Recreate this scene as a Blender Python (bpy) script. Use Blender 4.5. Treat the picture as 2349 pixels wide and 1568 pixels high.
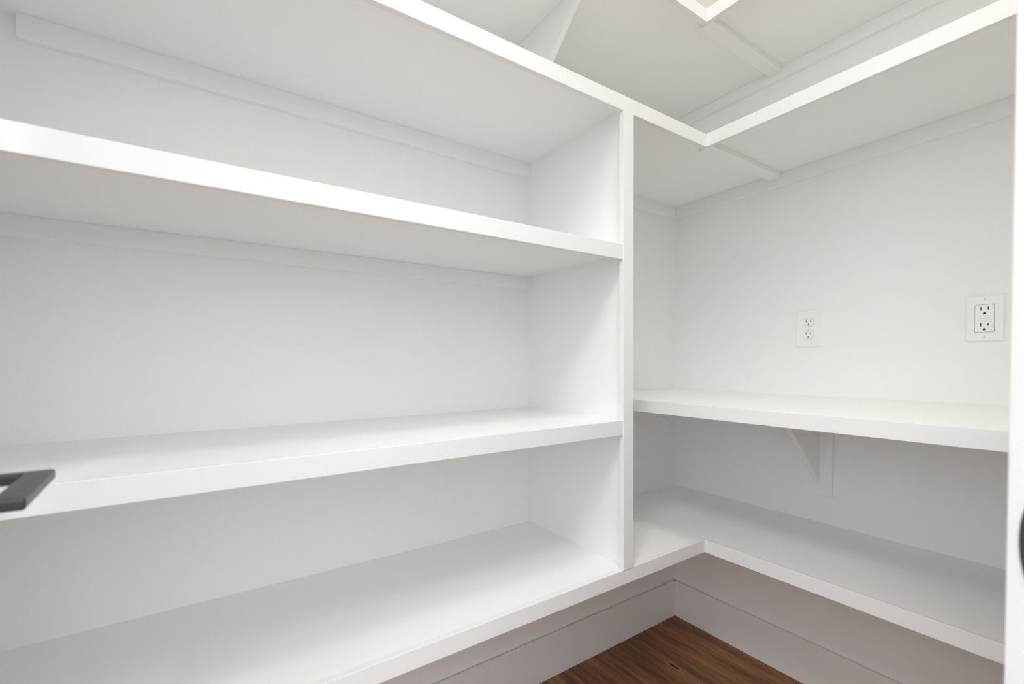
import bpy, bmesh, math, random
from mathutils import Matrix, Vector

for o in list(bpy.data.objects):
    bpy.data.objects.remove(o, do_unlink=True)
SC = bpy.context.scene
COL = SC.collection
random.seed(4)

# ------------------------------------------------------------------ camera
cam_d = bpy.data.cameras.new('camera')
cam = bpy.data.objects.new('camera', cam_d)
COL.objects.link(cam)
FW = Vector((-0.827728, 0.560674, -0.0226088))
RT = Vector((0.560911, 0.827858, -0.0054376))
UP = Vector((-0.0156682, 0.0171824, 0.9997296))
M = Matrix((RT, UP, -FW)).transposed().to_4x4()
M.translation = Vector((1.15107, -1.57116, 1.02555))
cam.matrix_world = M
cam_d.sensor_width = 36.0
cam_d.lens = 36.0 * 1045.04 / 2349.0
cam_d.shift_x = 0.0
cam_d.shift_y = (852.63 - 784.0) / 2349.0
cam_d.clip_start = 0.02
cam_d.dof.use_dof = True
cam_d.dof.focus_distance = 1.35
cam_d.dof.aperture_fstop = 4.5
SC.camera = cam

# ------------------------------------------------------------------ world, lights, exposure
world = bpy.data.worlds.new('world')
SC.world = world
world.use_nodes = True
wb = world.node_tree.nodes['Background']
P_WORLD, P_LAMP, P_HALL, P_FILL, P_WINX = 2.55, 6.4, 19.0, 16.0, 5.0
wb.inputs['Color'].default_value = (0.905, 0.955, 1.0, 1)
wb.inputs['Strength'].default_value = P_WORLD

def area(name, loc, target, size, size_y, power, color, shape='RECTANGLE'):
    d = bpy.data.lights.new(name, 'AREA')
    d.shape = shape
    d.size = size
    d.size_y = size_y
    d.energy = power
    d.color = color
    o = bpy.data.objects.new(name, d)
    COL.objects.link(o)
    o.location = loc
    o.rotation_euler = (Vector(target) - Vector(loc)).to_track_quat('-Z', 'Y').to_euler()
    return o

# ceiling lamp of the pantry, the bright room beyond the open doorway, and an added fill
area('pantry_ceiling_lamp', (0.92, -0.98, 2.535), (0.92, -0.98, 0), 0.30, 0.30, P_LAMP, (1.0, 0.97, 0.93), 'DISK')
area('hall_ceiling_lamp', (1.28, -2.08, 2.45), (1.28, -2.08, 0.0), 0.45, 0.45, P_HALL, (1.0, 0.98, 0.955))
area('hall_fill', (1.30, -3.50, 1.80), (0.80, -0.35, 0.70), 1.1, 1.0, P_FILL, (0.97, 0.985, 1.0))  # unseen fill lamp, added to lift the back wall and low shelf
area('far_window_daylight', (5.0, -1.65, 1.75), (0.0, -1.4, 1.3), 1.7, 1.1, P_WINX, (0.93, 0.965, 1.0))

SC.view_settings.view_transform = 'Standard'
SC.view_settings.look = 'None'
SC.view_settings.exposure = 0.03
SC.view_settings.gamma = 1.0
SC.view_settings.use_curve_mapping = False
SC.cycles.max_bounces = 24
SC.cycles.diffuse_bounces = 18
SC.cycles.glossy_bounces = 6
SC.cycles.use_denoising = True
SC.cycles.sample_clamp_indirect = 6.0

# ------------------------------------------------------------------ materials
def mat(name, color, rough=0.5, spec=0.5, bump=0.0, bump_scale=200.0, vary=0.0, vary_scale=3.0, metallic=0.0):
    m = bpy.data.materials.new(name)
    m.use_nodes = True
    nt = m.node_tree
    b = nt.nodes['Principled BSDF']
    b.inputs['Base Color'].default_value = (*color, 1)
    b.inputs['Roughness'].default_value = rough
    b.inputs['Specular IOR Level'].default_value = spec
    b.inputs['Metallic'].default_value = metallic
    tc = nt.nodes.new('ShaderNodeTexCoord')
    if vary > 0:
        n = nt.nodes.new('ShaderNodeTexNoise')
        n.inputs['Scale'].default_value = vary_scale
        n.inputs['Detail'].default_value = 4
        r = nt.nodes.new('ShaderNodeValToRGB')
        r.color_ramp.elements[0].position = 0.3
        r.color_ramp.elements[1].position = 0.7
        r.color_ramp.elements[0].color = (*[c * (1 - vary) for c in color], 1)
        r.color_ramp.elements[1].color = (*[min(1, c * (1 + vary)) for c in color], 1)
        nt.links.new(tc.outputs['Object'], n.inputs['Vector'])
        nt.links.new(n.outputs['Fac'], r.inputs['Fac'])
        nt.links.new(r.outputs['Color'], b.inputs['Base Color'])
    if bump > 0:
        n2 = nt.nodes.new('ShaderNodeTexNoise')
        n2.inputs['Scale'].default_value = bump_scale
        n2.inputs['Detail'].default_value = 3
        bp = nt.nodes.new('ShaderNodeBump')
        bp.inputs['Strength'].default_value = bump
        bp.inputs['Distance'].default_value = 0.002
        nt.links.new(tc.outputs['Object'], n2.inputs['Vector'])
        nt.links.new(n2.outputs['Fac'], bp.inputs['Height'])
        nt.links.new(bp.outputs['Normal'], b.inputs['Normal'])
    return m

M_WALL = mat('wall_paint', (0.868, 0.865, 0.857), 0.62, 0.35, 0.10, 90, 0.006, 2.0)
M_CEIL = mat('ceiling_paint', (0.85, 0.845, 0.83), 0.8, 0.2, 0.08, 60)
M_TRIM = mat('trim_enamel', (0.862, 0.859, 0.852), 0.34, 0.5, 0.025, 70, 0.004, 5.0)
M_SHELF = mat('shelf_enamel', (0.868, 0.865, 0.858), 0.36, 0.5, 0.03, 60, 0.004, 4.0)
M_EDGE = mat('shelf_enamel_toned_down', (0.815, 0.813, 0.808), 0.40, 0.5, 0.02, 80, 0.004, 6.0)  # same paint as the shelves, darkened to offset strong light on the edges
M_PLATE = mat('white_plastic', (0.88, 0.875, 0.865), 0.28, 0.5, 0.01, 300)
M_INSERT = mat('receptacle_plastic', (0.885, 0.88, 0.87), 0.25, 0.5, 0.01, 300)
M_SLOT = mat('slot_dark', (0.012, 0.011, 0.010), 0.6, 0.3, 0.02, 400)
M_SLOTG = mat('slot_brass_shadow', (0.11, 0.10, 0.09), 0.5, 0.4, 0.02, 400)
M_BLACK = mat('matte_black_metal', (0.020, 0.020, 0.0195), 0.34, 0.7, 0.02, 500)
M_SCREW = mat('painted_screw', (0.84, 0.83, 0.81), 0.3, 0.5, 0.01, 300)

M_SCREWSLOT = mat('screw_slot_shade', (0.45, 0.44, 0.42), 0.5, 0.3, 0.01, 300)

def lamp_mat():
    m = bpy.data.materials.new('lamp_diffuser')
    m.use_nodes = True
    b = m.node_tree.nodes['Principled BSDF']
    b.inputs['Base Color'].default_value = (0.9, 0.9, 0.9, 1)
    b.inputs['Emission Color'].default_value = (1.0, 0.97, 0.93, 1)
    b.inputs['Emission Strength'].default_value = 2.0
    return m
M_LAMP = lamp_mat()

def wood_mat():
    m = bpy.data.materials.new('walnut_plank')
    m.use_nodes = True
    nt = m.node_tree
    L = nt.links
    b = nt.nodes['Principled BSDF']
    b.inputs['Roughness'].default_value = 0.50
    b.inputs['Specular IOR Level'].default_value = 0.22
    tc = nt.nodes.new('ShaderNodeTexCoord')
    oi = nt.nodes.new('ShaderNodeObjectInfo')
    geo = nt.nodes.new('ShaderNodeNewGeometry')
    # every plank takes its own stretch of grain
    off = nt.nodes.new('ShaderNodeCombineXYZ')
    mul = nt.nodes.new('ShaderNodeMath'); mul.operation = 'MULTIPLY'; mul.inputs[1].default_value = 37.0
    L.new(oi.outputs['Random'], mul.inputs[0])
    L.new(mul.outputs[0], off.inputs['X']); L.new(mul.outputs[0], off.inputs['Z'])
    add = nt.nodes.new('ShaderNodeVectorMath'); add.operation = 'ADD'
    L.new(geo.outputs['Position'], add.inputs[0]); L.new(off.outputs[0], add.inputs[1])
    mp = nt.nodes.new('ShaderNodeMapping')
    mp.inputs['Scale'].default_value = (2.0, 26.0, 1.0)
    L.new(add.outputs[0], mp.inputs['Vector'])
    n1 = nt.nodes.new('ShaderNodeTexNoise')
    n1.inputs['Scale'].default_value = 1.0; n1.inputs['Detail'].default_value = 6; n1.inputs['Roughness'].default_value = 0.6
    n1.inputs['Distortion'].default_value = 0.6
    L.new(mp.outputs[0], n1.inputs['Vector'])
    mp2 = nt.nodes.new('ShaderNodeMapping')
    mp2.inputs['Scale'].default_value = (14.0, 330.0, 1.0)
    L.new(add.outputs[0], mp2.inputs['Vector'])
    n2 = nt.nodes.new('ShaderNodeTexNoise')
    n2.inputs['Scale'].default_value = 1.0; n2.inputs['Detail'].default_value = 4
    L.new(mp2.outputs[0], n2.inputs['Vector'])
    r1 = nt.nodes.new('ShaderNodeValToRGB')
    cr = r1.color_ramp
    cr.elements[0].position = 0.30; cr.elements[0].color = (0.120, 0.058, 0.029, 1)
    cr.elements[1].position = 0.72; cr.elements[1].color = (0.46, 0.240, 0.122, 1)
    e = cr.elements.new(0.46); e.color = (0.235, 0.116, 0.058, 1)
    e = cr.elements.new(0.58); e.color = (0.32, 0.162, 0.082, 1)
    L.new(n1.outputs['Fac'], r1.inputs['Fac'])
    r2 = nt.nodes.new('ShaderNodeValToRGB')
    r2.color_ramp.elements[0].position = 0.30; r2.color_ramp.elements[0].color = (0.52, 0.50, 0.48, 1)
    r2.color_ramp.elements[1].position = 0.56; r2.color_ramp.elements[1].color = (1.08, 1.06, 1.04, 1)
    L.new(n2.outputs['Fac'], r2.inputs['Fac'])
    mix = nt.nodes.new('ShaderNodeMixRGB'); mix.blend_type = 'MULTIPLY'; mix.inputs['Fac'].default_value = 0.8
    L.new(r1.outputs['Color'], mix.inputs['Color1']); L.new(r2.outputs['Color'], mix.inputs['Color2'])
    # knot on the second plank
    mpk = nt.nodes.new('ShaderNodeMapping')
    mpk.vector_type = 'TEXTURE'
    mpk.inputs['Location'].default_value = (0.224, -0.271, 0.0)
    mpk.inputs['Scale'].default_value = (0.075, 0.024, 1.0)
    nz = nt.nodes.new('ShaderNodeTexNoise'); nz.inputs['Scale'].default_value = 55.0
    L.new(geo.outputs['Position'], nz.inputs['Vector'])
    sub = nt.nodes.new('ShaderNodeVectorMath'); sub.operation = 'MULTIPLY_ADD'
    sub.inputs[1].default_value = (0.034, 0.020, 0.0)
    L.new(nz.outputs['Color'], sub.inputs[0]); L.new(geo.outputs['Position'], sub.inputs[2])
    L.new(sub.outputs[0], mpk.inputs['Vector'])
    ln = nt.nodes.new('ShaderNodeVectorMath'); ln.operation = 'LENGTH'
    L.new(mpk.outputs[0], ln.inputs[0])
    rk = nt.nodes.new('ShaderNodeValToRGB')
    k = rk.color_ramp
    k.elements[0].position = 0.0; k.elements[0].color = (0.015, 0.007, 0.004, 1)
    k.elements[1].position = 1.0; k.elements[1].color = (0.20, 0.10, 0.05, 0)
    e = k.elements.new(0.20); e.color = (0.04, 0.018, 0.010, 1)
    e = k.elements.new(0.32); e.color = (0.44, 0.25, 0.135, 0.85)
    e = k.elements.new(0.48); e.color = (0.36, 0.19, 0.10, 0.7)
    e = k.elements.new(0.60); e.color = (0.15, 0.072, 0.037, 0.5)
    e = k.elements.new(0.75); e.color = (0.32, 0.16, 0.085, 0.3)
    L.new(ln.outputs['Value'], rk.inputs['Fac'])
    mk = nt.nodes.new('ShaderNodeMixRGB')
    L.new(rk.outputs['Alpha'], mk.inputs['Fac'])
    L.new(mix.outputs['Color'], mk.inputs['Color1']); L.new(rk.outputs['Color'], mk.inputs['Color2'])
    # slight tone change from plank to plank
    hs = nt.nodes.new('ShaderNodeHueSaturation')
    mr = nt.nodes.new('ShaderNodeMapRange')
    mr.inputs['To Min'].default_value = 0.86; mr.inputs['To Max'].default_value = 1.12
    L.new(oi.outputs['Random'], mr.inputs['Value']); L.new(mr.outputs['Result'], hs.inputs['Value'])
    L.new(mk.outputs['Color'], hs.inputs['Color'])
    L.new(hs.outputs['Color'], b.inputs['Base Color'])
    bp = nt.nodes.new('ShaderNodeBump'); bp.inputs['Strength'].default_value = 0.25; bp.inputs['Distance'].default_value = 0.001
    L.new(n2.outputs['Fac'], bp.inputs['Height']); L.new(bp.outputs['Normal'], b.inputs['Normal'])
    return m
M_WOOD = wood_mat()
M_HALL = mat('hall_floor_neutral', (0.20, 0.195, 0.185), 0.9, 0.1, 0.2, 300, 0.05, 30)  # invented neutral floor tone, keeps orange bounce out of the pantry
M_SUB = mat('subfloor', (0.05, 0.03, 0.02), 0.8, 0.2, 0.05, 100)

# ------------------------------------------------------------------ helpers
def link(o, parent=None):
    COL.objects.link(o)
    if parent is not None:
        o.parent = parent
    return o

def origin(parent):
    v = Vector((0, 0, 0))
    while parent is not None:
        v = v + parent.location
        parent = parent.parent
    return v

def finish(bm, name, m, parent=None, smooth=False):
    off = origin(parent)
    for v in bm.verts:
        v.co -= off
    me = bpy.data.meshes.new(name)
    bm.normal_update()
    bm.to_mesh(me)
    bm.free()
    me.materials.append(m)
    if smooth:
        for p in me.polygons:
            p.use_smooth = True
    return link(bpy.data.objects.new(name, me), parent)

def bm_box(x0, x1, y0, y1, z0, z1, bevel=0.0, seg=2):
    bm = bmesh.new()
    bmesh.ops.create_cube(bm, size=1.0)
    for v in bm.verts:
        v.co = Vector(((x0 + x1) / 2 + v.co.x * (x1 - x0),
                       (y0 + y1) / 2 + v.co.y * (y1 - y0),
                       (z0 + z1) / 2 + v.co.z * (z1 - z0)))
    if bevel > 0:
        bmesh.ops.bevel(bm, geom=list(bm.edges), offset=bevel, segments=seg, affect='EDGES', profile=0.5)
    return bm

def box(name, b, m, parent=None, bevel=0.0, seg=2):
    return finish(bm_box(*b, bevel=bevel, seg=seg), name, m, parent)

def prism(name, pts, axis, a0, a1, m, parent=None, bevel=0.0):
    """extrude a polygon given in the other two axes along one axis"""
    bm = bmesh.new()
    def P(p, a):
        return {0: (a, p[0], p[1]), 1: (p[0], a, p[1]), 2: (p[0], p[1], a)}[axis]
    lo = [bm.verts.new(P(p, a0)) for p in pts]
    hi = [bm.verts.new(P(p, a1)) for p in pts]
    n = len(pts)
    bm.faces.new(lo); bm.faces.new(hi)
    for i in range(n):
        bm.faces.new((lo[i], lo[(i + 1) % n], hi[(i + 1) % n], hi[i]))
    bmesh.ops.recalc_face_normals(bm, faces=list(bm.faces))
    if bevel > 0:
        bmesh.ops.bevel(bm, geom=list(bm.edges), offset=bevel, segments=2, affect='EDGES', profile=0.5)
    return finish(bm, name, m, parent)

def thing(name, label, cat, loc, group=None):
    o = bpy.data.objects.new(name, None)
    o.empty_display_size = 0.05
    COL.objects.link(o)
    o.location = loc
    o['label'] = label
    o['category'] = cat
    if group:
        o['group'] = group
    return o

def struct(o, label=None):
    o['kind'] = 'structure'
    if label:
        o['label'] = label
    return o

# ------------------------------------------------------------------ measures (metres; pantry corner at the origin)
XR = 1.62             # right end wall
YN = -1.885           # near end wall
ZC = 2.55             # ceiling
WT = 0.12
DL, DR = 0.4048, 0.4168
EB = 0.0125           # edge board thickness
EH = 0.0353           # edge board height
BT = 0.016            # shelf board thickness
CT = 0.016            # cleat thickness
ZL, Z1, Z2, ZT, ZU = 0.5242, 0.8844, 1.3003, 1.6473, 1.9850
ZCN, YCN, NCN = 0.914, -0.5425, 0.0334
PY0, PY1 = -0.7300, -0.7126   # divider panel faces
SY0 = -0.7474                 # stile left edge
DTOP = 2.05

# ------------------------------------------------------------------ setting
struct(box('wall_left', (-WT, 0, YN - WT, WT, -0.05, ZC + 0.1), M_WALL))
struct(box('wall_back', (0, XR + WT, 0, WT, -0.05, ZC + 0.1), M_WALL))
struct(box('wall_near', (0, 0.50, YN - WT, YN, -0.05, ZC + 0.1), M_WALL))
struct(box('wall_right', (XR, XR + WT, -0.70, 0, -0.05, ZC + 0.1), M_WALL))
# the doorway stands across the corner at 45 degrees: points are given by the
# distance u along the wall from the right jamb and n outwards from the pantry
R2 = math.sqrt(0.5)
BX, BY = 1.0905, -1.145
def dp(u, n):
    return (BX + (u + n) * R2, BY + (u - n) * R2)
DOORW, DTH = 0.90, 0.125
def diag(name, u0, u1, n0, n1, z0, z1, m, parent=None, bevel=0.0):
    return prism(name, [dp(u0, n0), dp(u1, n0), dp(u1, n1), dp(u0, n1)], 2, z0, z1, m, parent, bevel)
U_R = (XR - BX) / R2
bm = bmesh.new()
for (u0, u1, z0, z1) in ((0.018, U_R, -0.05, ZC), (-DOORW - 0.046, -DOORW - 0.018, -0.05, ZC), (-DOORW - 0.018, 0.018, 2.068, ZC)):
    lo = [bm.verts.new((*dp(u, n), z0)) for u, n in ((u0, 0.0), (u1, 0.0), (u1, DTH), (u0, DTH))]
    hi = [bm.verts.new((*dp(u, n), z1)) for u, n in ((u0, 0.0), (u1, 0.0), (u1, DTH), (u0, DTH))]
    bm.faces.new(lo[::-1]); bm.faces.new(hi)
    for i in range(4):
        bm.faces.new((lo[i], lo[(i + 1) % 4], hi[(i + 1) % 4], hi[i]))
bmesh.ops.recalc_face_normals(bm, faces=list(bm.faces))
struct(finish(bm, 'wall_front', M_WALL))
struct(prism('ceiling', [(0, 0), (XR, 0), dp(U_R, 0.0), dp(U_R, DTH), dp(-DOORW - 0.05, DTH), (0.5, YN), (0, YN)], 2, ZC, ZC + 0.1, M_CEIL))

# floor: subfloor with separate planks running along the back wall
floor = struct(box('floor', (-0.02, 4.2, -4.0, 0.02, -0.06, -0.012), M_SUB))
W = 0.1815
row = 0
y1 = -0.0345
ys = [(-0.0345, 0.0)] + [(-0.0345 - W * (k + 1), -0.0345 - W * k) for k in range(10)]
for k, (a, b_) in enumerate(ys):
    cuts = [0.0, 0.95 if k % 3 == 0 else (0.62 if k % 3 == 1 else 1.18), 2.2]
    if k == 2:
        cuts = [0.0, 1.18, 2.2]
    lo = max(a, YN)
    for c in range(2):
        o = box('plank', (cuts[c] + 0.0003, cuts[c + 1] - 0.0003, lo + 0.0003, b_ - 0.0003, -0.012, 0.0), M_WOOD, floor, 0.0007, 1)
# hall floor outside the doorway, unseen, widened and greyed to limit light from below
struct(box('floor', (2.2, 14.0, -14.0, 4.0, -0.012, 0.0), M_HALL))
struct(box('floor', (-2.0, 2.2, -14.0, YN, -0.012, 0.0), M_HALL))

# baseboards with an eased top edge
def base_profile(t=0.014, h=0.139, g=0.005):
    # stands a few millimetres off the wall, leaving a gap on top that draws a dark line
    return [(g, 0), (t, 0), (t, h - 0.0012), (t - 0.0012, h), (g, h)]
struct(prism('baseboard_left', [(p[0], p[1]) for p in base_profile()], 1, YN, 0.0, M_TRIM))
struct(prism('baseboard_back', [(-p[0], p[1]) for p in base_profile()], 0, 0.0, XR, M_TRIM))
struct(prism('baseboard_near', [(YN + p[0], p[1]) for p in base_profile()], 0, 0.0, 0.36, M_TRIM))
struct(prism('baseboard_right', [(XR - p[0], p[1]) for p in base_profile()], 1, -0.60, 0.0, M_TRIM))

# door lining across the corner with strike plate, and casing on the outer side
jamb = bpy.data.objects.new('trim_1', None)
COL.objects.link(jamb); jamb.location = (BX, BY, 0)
struct(jamb)
diag('jamb_board', 0.0, 0.018, -0.004, DTH + 0.012, 0, 2.05, M_TRIM, jamb, 0.0015)
diag('jamb_board', -DOORW - 0.018, -DOORW, -0.004, DTH + 0.012, 0, 2.05, M_TRIM, jamb, 0.0015)
diag('head_board', -DOORW - 0.018, 0.018, -0.004, DTH + 0.012, 2.05, 2.068, M_TRIM, jamb, 0.0015)
diag('casing', 0.006, 0.095, DTH, DTH + 0.016, 0, 2.056, M_TRIM, jamb, 0.002)
diag('casing', -DOORW - 0.095, -DOORW - 0.006, DTH, DTH + 0.016, 0, 2.056, M_TRIM, jamb, 0.002)
# strike plate let into the jamb, rounded lip towards the pantry
SN, SZ = 0.0078, 0.9134
pts = []
for k in range(25):
    a = math.pi / 2 + math.pi * k / 24
    pts.append((SN + 0.0130 + 0.0130 * math.cos(a), SZ + 0.0290 * math.sin(a)))
pts += [(SN + 0.040, SZ - 0.0290), (SN + 0.040, SZ + 0.0290)]
bm = bmesh.new()
lo = [bm.verts.new((*dp(0.0004, n), z)) for n, z in pts]
hi = [bm.verts.new((*dp(-0.0018, n), z)) for n, z in pts]
bm.faces.new(lo); bm.faces.new(hi)
for i in range(len(pts)):
    j = (i + 1) % len(pts)
    bm.faces.new((lo[i], lo[j], hi[j], hi[i]))
bmesh.ops.recalc_face_normals(bm, faces=list(bm.faces))
sp = finish(bm, 'strike_plate', M_BLACK, jamb)
sp['label'] = 'black strike plate with rounded lip'

# pantry door, half swung out beside the camera, only its lever in view
door = bpy.data.objects.new('door_1', None)
COL.objects.link(door); door.location = (0.49, -1.757, 0)
struct(door)
DX0, DX1, DY0, DY1 = 0.512, 0.90, -1.790, -1.755
box('leaf', (DX0, DX1, DY0, DY1, 0.012, DTOP - 0.004), M_TRIM, door, 0.0015)
ring = bm_box(0.545, 0.600, DY1, DY1 + 0.010, 0.897, 0.952, 0.002)
lev = finish(ring, 'door_rose', M_BLACK, door)
lev['label'] = 'square black rose'
# lever: arm out of the rose, flat grip, return towards the door
H = 0.0095
bm = bmesh.new()
zt_ = 0.930
outer = [(0.5690, DY1 + 0.004), (0.5850, DY1 + 0.004), (0.5850, -1.7035), (0.6700, -1.6990), (0.6690, DY1 + 0.004), (0.6855, DY1 + 0.004), (0.6860, -1.6785), (0.5710, -1.6850)]
lo = [bm.verts.new((x, y, zt_ - H)) for x, y in outer]
hi = [bm.verts.new((x, y, zt_)) for x, y in outer]
bm.faces.new(lo[::-1]); bm.faces.new(hi)
for i in range(len(outer)):
    j = (i + 1) % len(outer)
    bm.faces.new((lo[i], lo[j], hi[j], hi[i]))
bmesh.ops.recalc_face_normals(bm, faces=list(bm.faces))
bmesh.ops.bevel(bm, geom=list(bm.edges), offset=0.0024, segments=3, affect='EDGES', profile=0.5)
lever = finish(bm, 'door_handle', M_BLACK, door)
lever['label'] = 'black squared lever handle'

# ------------------------------------------------------------------ divider between the shelf bay and the corner
dv = thing('divider_panel', 'tall white vertical divider with face stile, standing on the low corner shelf', 'divider', (0.2, (PY0 + PY1) / 2, ZL))
box('panel', (0.0, DL - EB, PY0, PY1, ZL, ZT - BT), M_SHELF, dv)
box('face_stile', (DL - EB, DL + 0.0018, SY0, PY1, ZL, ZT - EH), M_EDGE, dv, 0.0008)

# ------------------------------------------------------------------ L-shaped corner shelves
def corner_shelf(z, label, seam=True, cleat_h=0.038, bays=True):
    t = thing('corner_shelf', label, 'shelf', (0.2, -0.2, z), 'L-shaped corner shelves')
    e = 0.0008
    ub = z - BT
    box('shelf_board', (0.0, DL - EB, YN, 0.0, ub, z), M_SHELF, t)
    box('shelf_board', (DL - EB, XR, -DR + EB, 0.0, ub, z), M_SHELF, t)
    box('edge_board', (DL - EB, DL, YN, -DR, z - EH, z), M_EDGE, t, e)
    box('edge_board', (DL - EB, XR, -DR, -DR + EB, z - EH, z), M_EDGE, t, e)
    cz = ub - cleat_h
    if bays:
        box('wall_cleat', (0.0, CT, -1.828, PY0, cz, ub), M_TRIM, t, e)
        box('wall_cleat', (0.0, CT, PY1, 0.0, cz, ub), M_TRIM, t, e)
    else:
        box('wall_cleat', (0.0, CT, YN, 0.0, cz, ub), M_TRIM, t, e)
    box('wall_cleat', (CT, XR, -CT, 0.0, cz, ub), M_TRIM, t, e)
    if seam:
        box('seam_cleat', (0.372, 0.4125, -0.4015, -CT, ub - 0.016, ub), M_TRIM, t, e)
    return t

corner_shelf(ZL, 'lowest white corner shelf, wrapping the corner above the baseboard and brown floor', seam=False, bays=False)
corner_shelf(ZT, 'white corner shelf resting on top of the vertical divider, seen from below', cleat_h=0.041)
corner_shelf(ZU, 'highest white corner shelf, its underside and pointed inner corner at the top edge', cleat_h=0.037, bays=False)

# ------------------------------------------------------------------ the two shelves of the bay left of the divider
def bay_shelf(z, label):
    t = thing('bay_shelf', label, 'shelf', (0.2, -1.28, z), 'shelves in the bay left of the divider')
    e = 0.0008
    ub = z - BT
    y0, y1_ = YN, PY0
    box('shelf_board', (0.0, DL - EB, y0, y1_, ub, z), M_SHELF, t)
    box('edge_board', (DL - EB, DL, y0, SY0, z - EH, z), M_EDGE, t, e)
    box('wall_cleat', (0.0, CT, y0, y1_, ub - 0.036, ub), M_TRIM, t, e)
    return t
bay_shelf(Z1, 'white shelf left of the divider, second from the bottom, behind the black lever')
bay_shelf(Z2, 'white shelf left of the divider, directly under the upper corner shelf, bright front edge')

# ------------------------------------------------------------------ counter along the back wall and its bracket
ct = thing('counter', 'deep white counter shelf along the back wall below the two outlets', 'counter', (0.55, -0.27, ZCN))
box('counter_board', (0.0, XR, YCN + EB, 0.0, ZCN - BT, ZCN), M_SHELF, ct)
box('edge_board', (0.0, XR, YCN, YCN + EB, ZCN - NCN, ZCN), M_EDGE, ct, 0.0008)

def bracket(label, axis, c, wall_t, zb_plate, zb_gusset, ztop, reach, flip):
    """back plate on the wall and a triangular gusset board at 45 degrees"""
    if axis == 'back':
        t = thing('shelf_bracket', label, 'bracket', (c, 0, zb_plate), 'shelf brackets')
        box('back_plate', (c - 0.0430, c + 0.0430, -wall_t, 0.0, zb_plate, ztop), M_TRIM, t, 0.0015)
        prism('gusset', [(-wall_t, zb_gusset), (-reach, ztop - 0.006), (-reach, ztop), (-wall_t, ztop)], 0, c - 0.0075, c + 0.0085, M_TRIM, t, 0.0012)
    else:
        t = thing('shelf_bracket', label, 'bracket', (0, c, zb_plate), 'shelf brackets')
        box('back_plate', (0.0, wall_t, c - 0.043, c + 0.043, zb_plate, ztop - 0.037), M_TRIM, t, 0.0015)
        prism('gusset', [(CT, zb_gusset), (reach, ztop - 0.006), (reach, ztop), (CT, ztop)], 1, c - 0.008, c + 0.008, M_TRIM, t, 0.0012)
    return t
bracket('white wooden bracket under the counter on the back wall', 'back', 0.5187, 0.012, 0.6125, 0.653, ZCN - BT, 0.2575, False)
bracket('white wooden bracket on the left wall, propping the highest corner shelf', 'left', -0.768, 0.012, 1.66, 1.715, ZU - BT, 0.297, False)

# ------------------------------------------------------------------ wall outlets
def rect_loop(w, h, r=0.0, cx=0.0, cz=0.0, n=5):
    if r <= 0:
        return [(cx - w / 2, cz - h / 2), (cx + w / 2, cz - h / 2), (cx + w / 2, cz + h / 2), (cx - w / 2, cz + h / 2)]
    out = []
    for qx, qz, a0 in ((1, -1, -90), (1, 1, 0), (-1, 1, 90), (-1, -1, 180)):
        for k in range(n + 1):
            a = math.radians(a0 + 90 * k / n)
            out.append((cx + qx * (w / 2 - r) + r * math.cos(a), cz + qz * (h / 2 - r) + r * math.sin(a)))
    return out

def duplex_loop(w, h, cz, grow=0.0, n=10):
    r = w / 2 + grow
    hh = h / 2 + grow
    a0 = math.asin(min(1, hh / r))
    out = []
    for k in range(n + 1):
        a = -a0 + 2 * a0 * k / n
        out.append((r * math.cos(a), cz + r * math.sin(a)))
    for k in range(n + 1):
        a = math.pi - a0 + 2 * a0 * k / n
        out.append((r * math.cos(a), cz + r * math.sin(a)))
    return out

def ground_loop(w, h, cz, n=10):
    out = [(-w / 2, cz - h / 2), (w / 2, cz - h / 2)]
    for k in range(n + 1):
        a = math.pi * k / n
        out.append((w / 2 * math.cos(a), cz + h / 2 - w / 2 * 0.62 + w / 2 * 0.62 * math.sin(a)))
    return out

def sheet(name, cx, cz, outer, holes, y_front, y_back, m, parent, bevel=0.0, slope=0.0):
    """flat piece standing on the back wall: outline with holes, front at y_front, sides back to y_back"""
    bm = bmesh.new()
    def loop(pts, y, s=0.0):
        vs = []
        n = len(pts)
        for (x, z) in pts:
            L_ = math.hypot(x, z) or 1
            vs.append(bm.verts.new((cx + x - math.copysign(s, x) * (1 if s else 0), y, cz + z - math.copysign(s, z) * (1 if s else 0))))
        return vs, [bm.edges.new((vs[i], vs[(i + 1) % n])) for i in range(n)]
    fo, eo = loop(outer, y_front, slope)
    edges = list(eo)
    hl = []
    for h in holes:
        v, e = loop(h, y_front)
        edges += e
        hl.append((v, h))
    bmesh.ops.triangle_fill(bm, use_beauty=True, use_dissolve=False, edges=edges, normal=(0, -1, 0))
    def skirt(front, pts, y):
        b = [bm.verts.new((cx + x, y, cz + z)) for x, z in pts]
        n = len(b)
        for i in range(n):
            bm.faces.new((front[i], front[(i + 1) % n], b[(i + 1) % n], b[i]))
        return b
    if slope > 0:
        mid = skirt(fo, outer, y_front + (y_back - y_front) * 0.55)
        skirt(mid, outer, y_back)
    else:
        skirt(fo, outer, y_back)
    for v, h in hl:
        skirt(v, h, y_back)
    bmesh.ops.recalc_face_normals(bm, faces=list(bm.faces))
    return finish(bm, name, m, parent)

def slots(cx, cz, z_up, z_gr, parent, y, mg=None, gw=0.0047, gh=0.0045, dx=0.0063):
    """dark interior behind the slots of one socket"""
    for (x, h, m_) in ((-dx, 0.0084, M_SLOTG), (dx, 0.0068, M_SLOTG)):
        box('slot', (cx + x - 0.0011, cx + x + 0.0011, y, y + 0.0008, cz + z_up - h / 2, cz + z_up + h / 2), m_, parent)
    prism('ground_slot', [(cx + px, cz + pz) for px, pz in ground_loop(gw, gh, z_gr)], 1, y, y + 0.0008, M_SLOT, parent)

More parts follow.
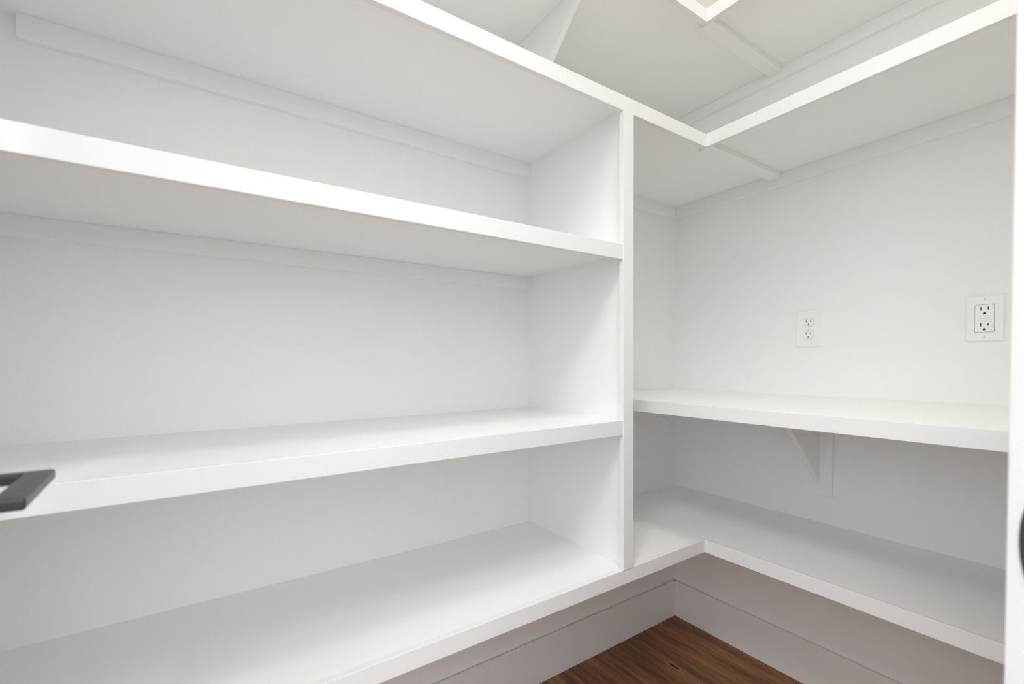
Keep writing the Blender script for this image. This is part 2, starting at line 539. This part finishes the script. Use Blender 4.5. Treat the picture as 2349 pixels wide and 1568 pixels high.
def screw(cx, cz, y, parent):
    bm = bmesh.new()
    bmesh.ops.create_cone(bm, cap_ends=True, segments=20, radius1=0.0032, radius2=0.0028, depth=0.0010)
    for v in bm.verts:
        v.co = Vector((cx + v.co.x, y - 0.0004 - v.co.z, cz + v.co.y))
    bmesh.ops.recalc_face_normals(bm, faces=list(bm.faces))
    s = finish(bm, 'screw', M_SCREW, parent)
    box('screw_slot', (cx - 0.00035, cx + 0.00035, y - 0.00100, y - 0.0006, cz - 0.0026, cz + 0.0026), M_SCREWSLOT, s)
    return s

# plain duplex outlet
cx, cz = 0.4903, 1.1238
t = thing('wall_outlet', 'white duplex outlet with two oval sockets on the back wall, nearer the corner', 'outlet', (cx, 0, cz - 0.057), 'outlets above the counter')
D = 0.0193
sheet('cover_plate', cx, cz, rect_loop(0.070, 0.1143, 0.002), [duplex_loop(0.0325, 0.0275, D), duplex_loop(0.0325, 0.0275, -D)], -0.0050, 0.0, M_PLATE, t, slope=0.0022)
for s in (1, -1):
    c = s * D
    r_ = sheet('receptacle', cx, cz, duplex_loop(0.0325, 0.0275, c, -0.0005),
               [rect_loop(0.0022, 0.0084, 0, -0.0063, c + 0.0037), rect_loop(0.0022, 0.0068, 0, 0.0063, c + 0.0037), ground_loop(0.0047, 0.0045, c - 0.0073)],
               -0.0058, -0.0012, M_INSERT, t)
    slots(cx, cz, c + 0.0037, c - 0.0073, r_, -0.0030)
box('box_shadow', (cx - 0.018, cx + 0.018, -0.0012, -0.0002, cz - 0.035, cz + 0.035), M_SLOT, t)
screw(cx, cz, -0.0050, t)

# ground-fault outlet with test and reset buttons
cx, cz = 0.8780, 1.1240
t = thing('wall_outlet', 'white outlet with rectangular face and test and reset buttons, beside the door trim', 'outlet', (cx, 0, cz - 0.056), 'outlets above the counter')
sheet('cover_plate', cx, cz, rect_loop(0.0685, 0.1115, 0.002), [rect_loop(0.0340, 0.0665, 0.0025)], -0.0060, 0.0, M_PLATE, t, slope=0.0030)
holes = []
for c in (0.0235, -0.0153):
    holes += [rect_loop(0.0024, 0.0084, 0, -0.0063, c), rect_loop(0.0024, 0.0068, 0, 0.0063, c + 0.0006)]
holes += [ground_loop(0.0056, 0.0050, 0.0125), ground_loop(0.0056, 0.0050, -0.0262)]
holes += [rect_loop(0.0156, 0.0066, 0, 0, 0.0036), rect_loop(0.0156, 0.0060, 0, 0, -0.0043)]
r_ = sheet('receptacle', cx, cz, rect_loop(0.0326, 0.0651, 0.0023), holes, -0.0064, -0.0012, M_INSERT, t)
for c, g in ((0.0235, 0.0125), (-0.0153, -0.0262)):
    slots(cx, cz, c, g, r_, -0.0034, gw=0.0056, gh=0.0050)
box('test_button', (cx - 0.0075, cx + 0.0075, -0.0071, -0.0010, cz + 0.0006, cz + 0.0066), M_INSERT, r_, 0.0004)
box('reset_button', (cx - 0.0075, cx + 0.0075, -0.0068, -0.0010, cz - 0.0070, cz - 0.0016), M_INSERT, r_, 0.0004)
led = box('indicator_lamp', (cx + 0.0106, cx + 0.0122, -0.0066, -0.0060, cz - 0.0277, cz - 0.0261), M_SLOTG, r_)
box('box_shadow', (cx - 0.0175, cx + 0.0175, -0.0012, -0.0002, cz - 0.0345, cz + 0.0345), M_SLOT, t)
screw(cx, cz + 0.0465, -0.0060, t)
screw(cx, cz - 0.0455, -0.0060, t)

# ------------------------------------------------------------------ flush ceiling lamp (above the frame, lights the pantry)
lt = thing('ceiling_light', 'round flush ceiling lamp above the pantry floor', 'lamp', (0.92, -0.98, ZC))
def disc(name, r0, r1, z0, z1, m, parent):
    bm = bmesh.new()
    bmesh.ops.create_cone(bm, cap_ends=True, segments=48, radius1=r0, radius2=r1, depth=z1 - z0)
    for v in bm.verts:
        v.co += Vector((0.92, -0.98, (z0 + z1) / 2))
    return finish(bm, name, m, parent)
disc('lamp_base', 0.165, 0.165, ZC - 0.006, ZC, M_TRIM, lt)
disc('lamp_diffuser', 0.150, 0.158, ZC - 0.011, ZC - 0.006, M_LAMP, lt)
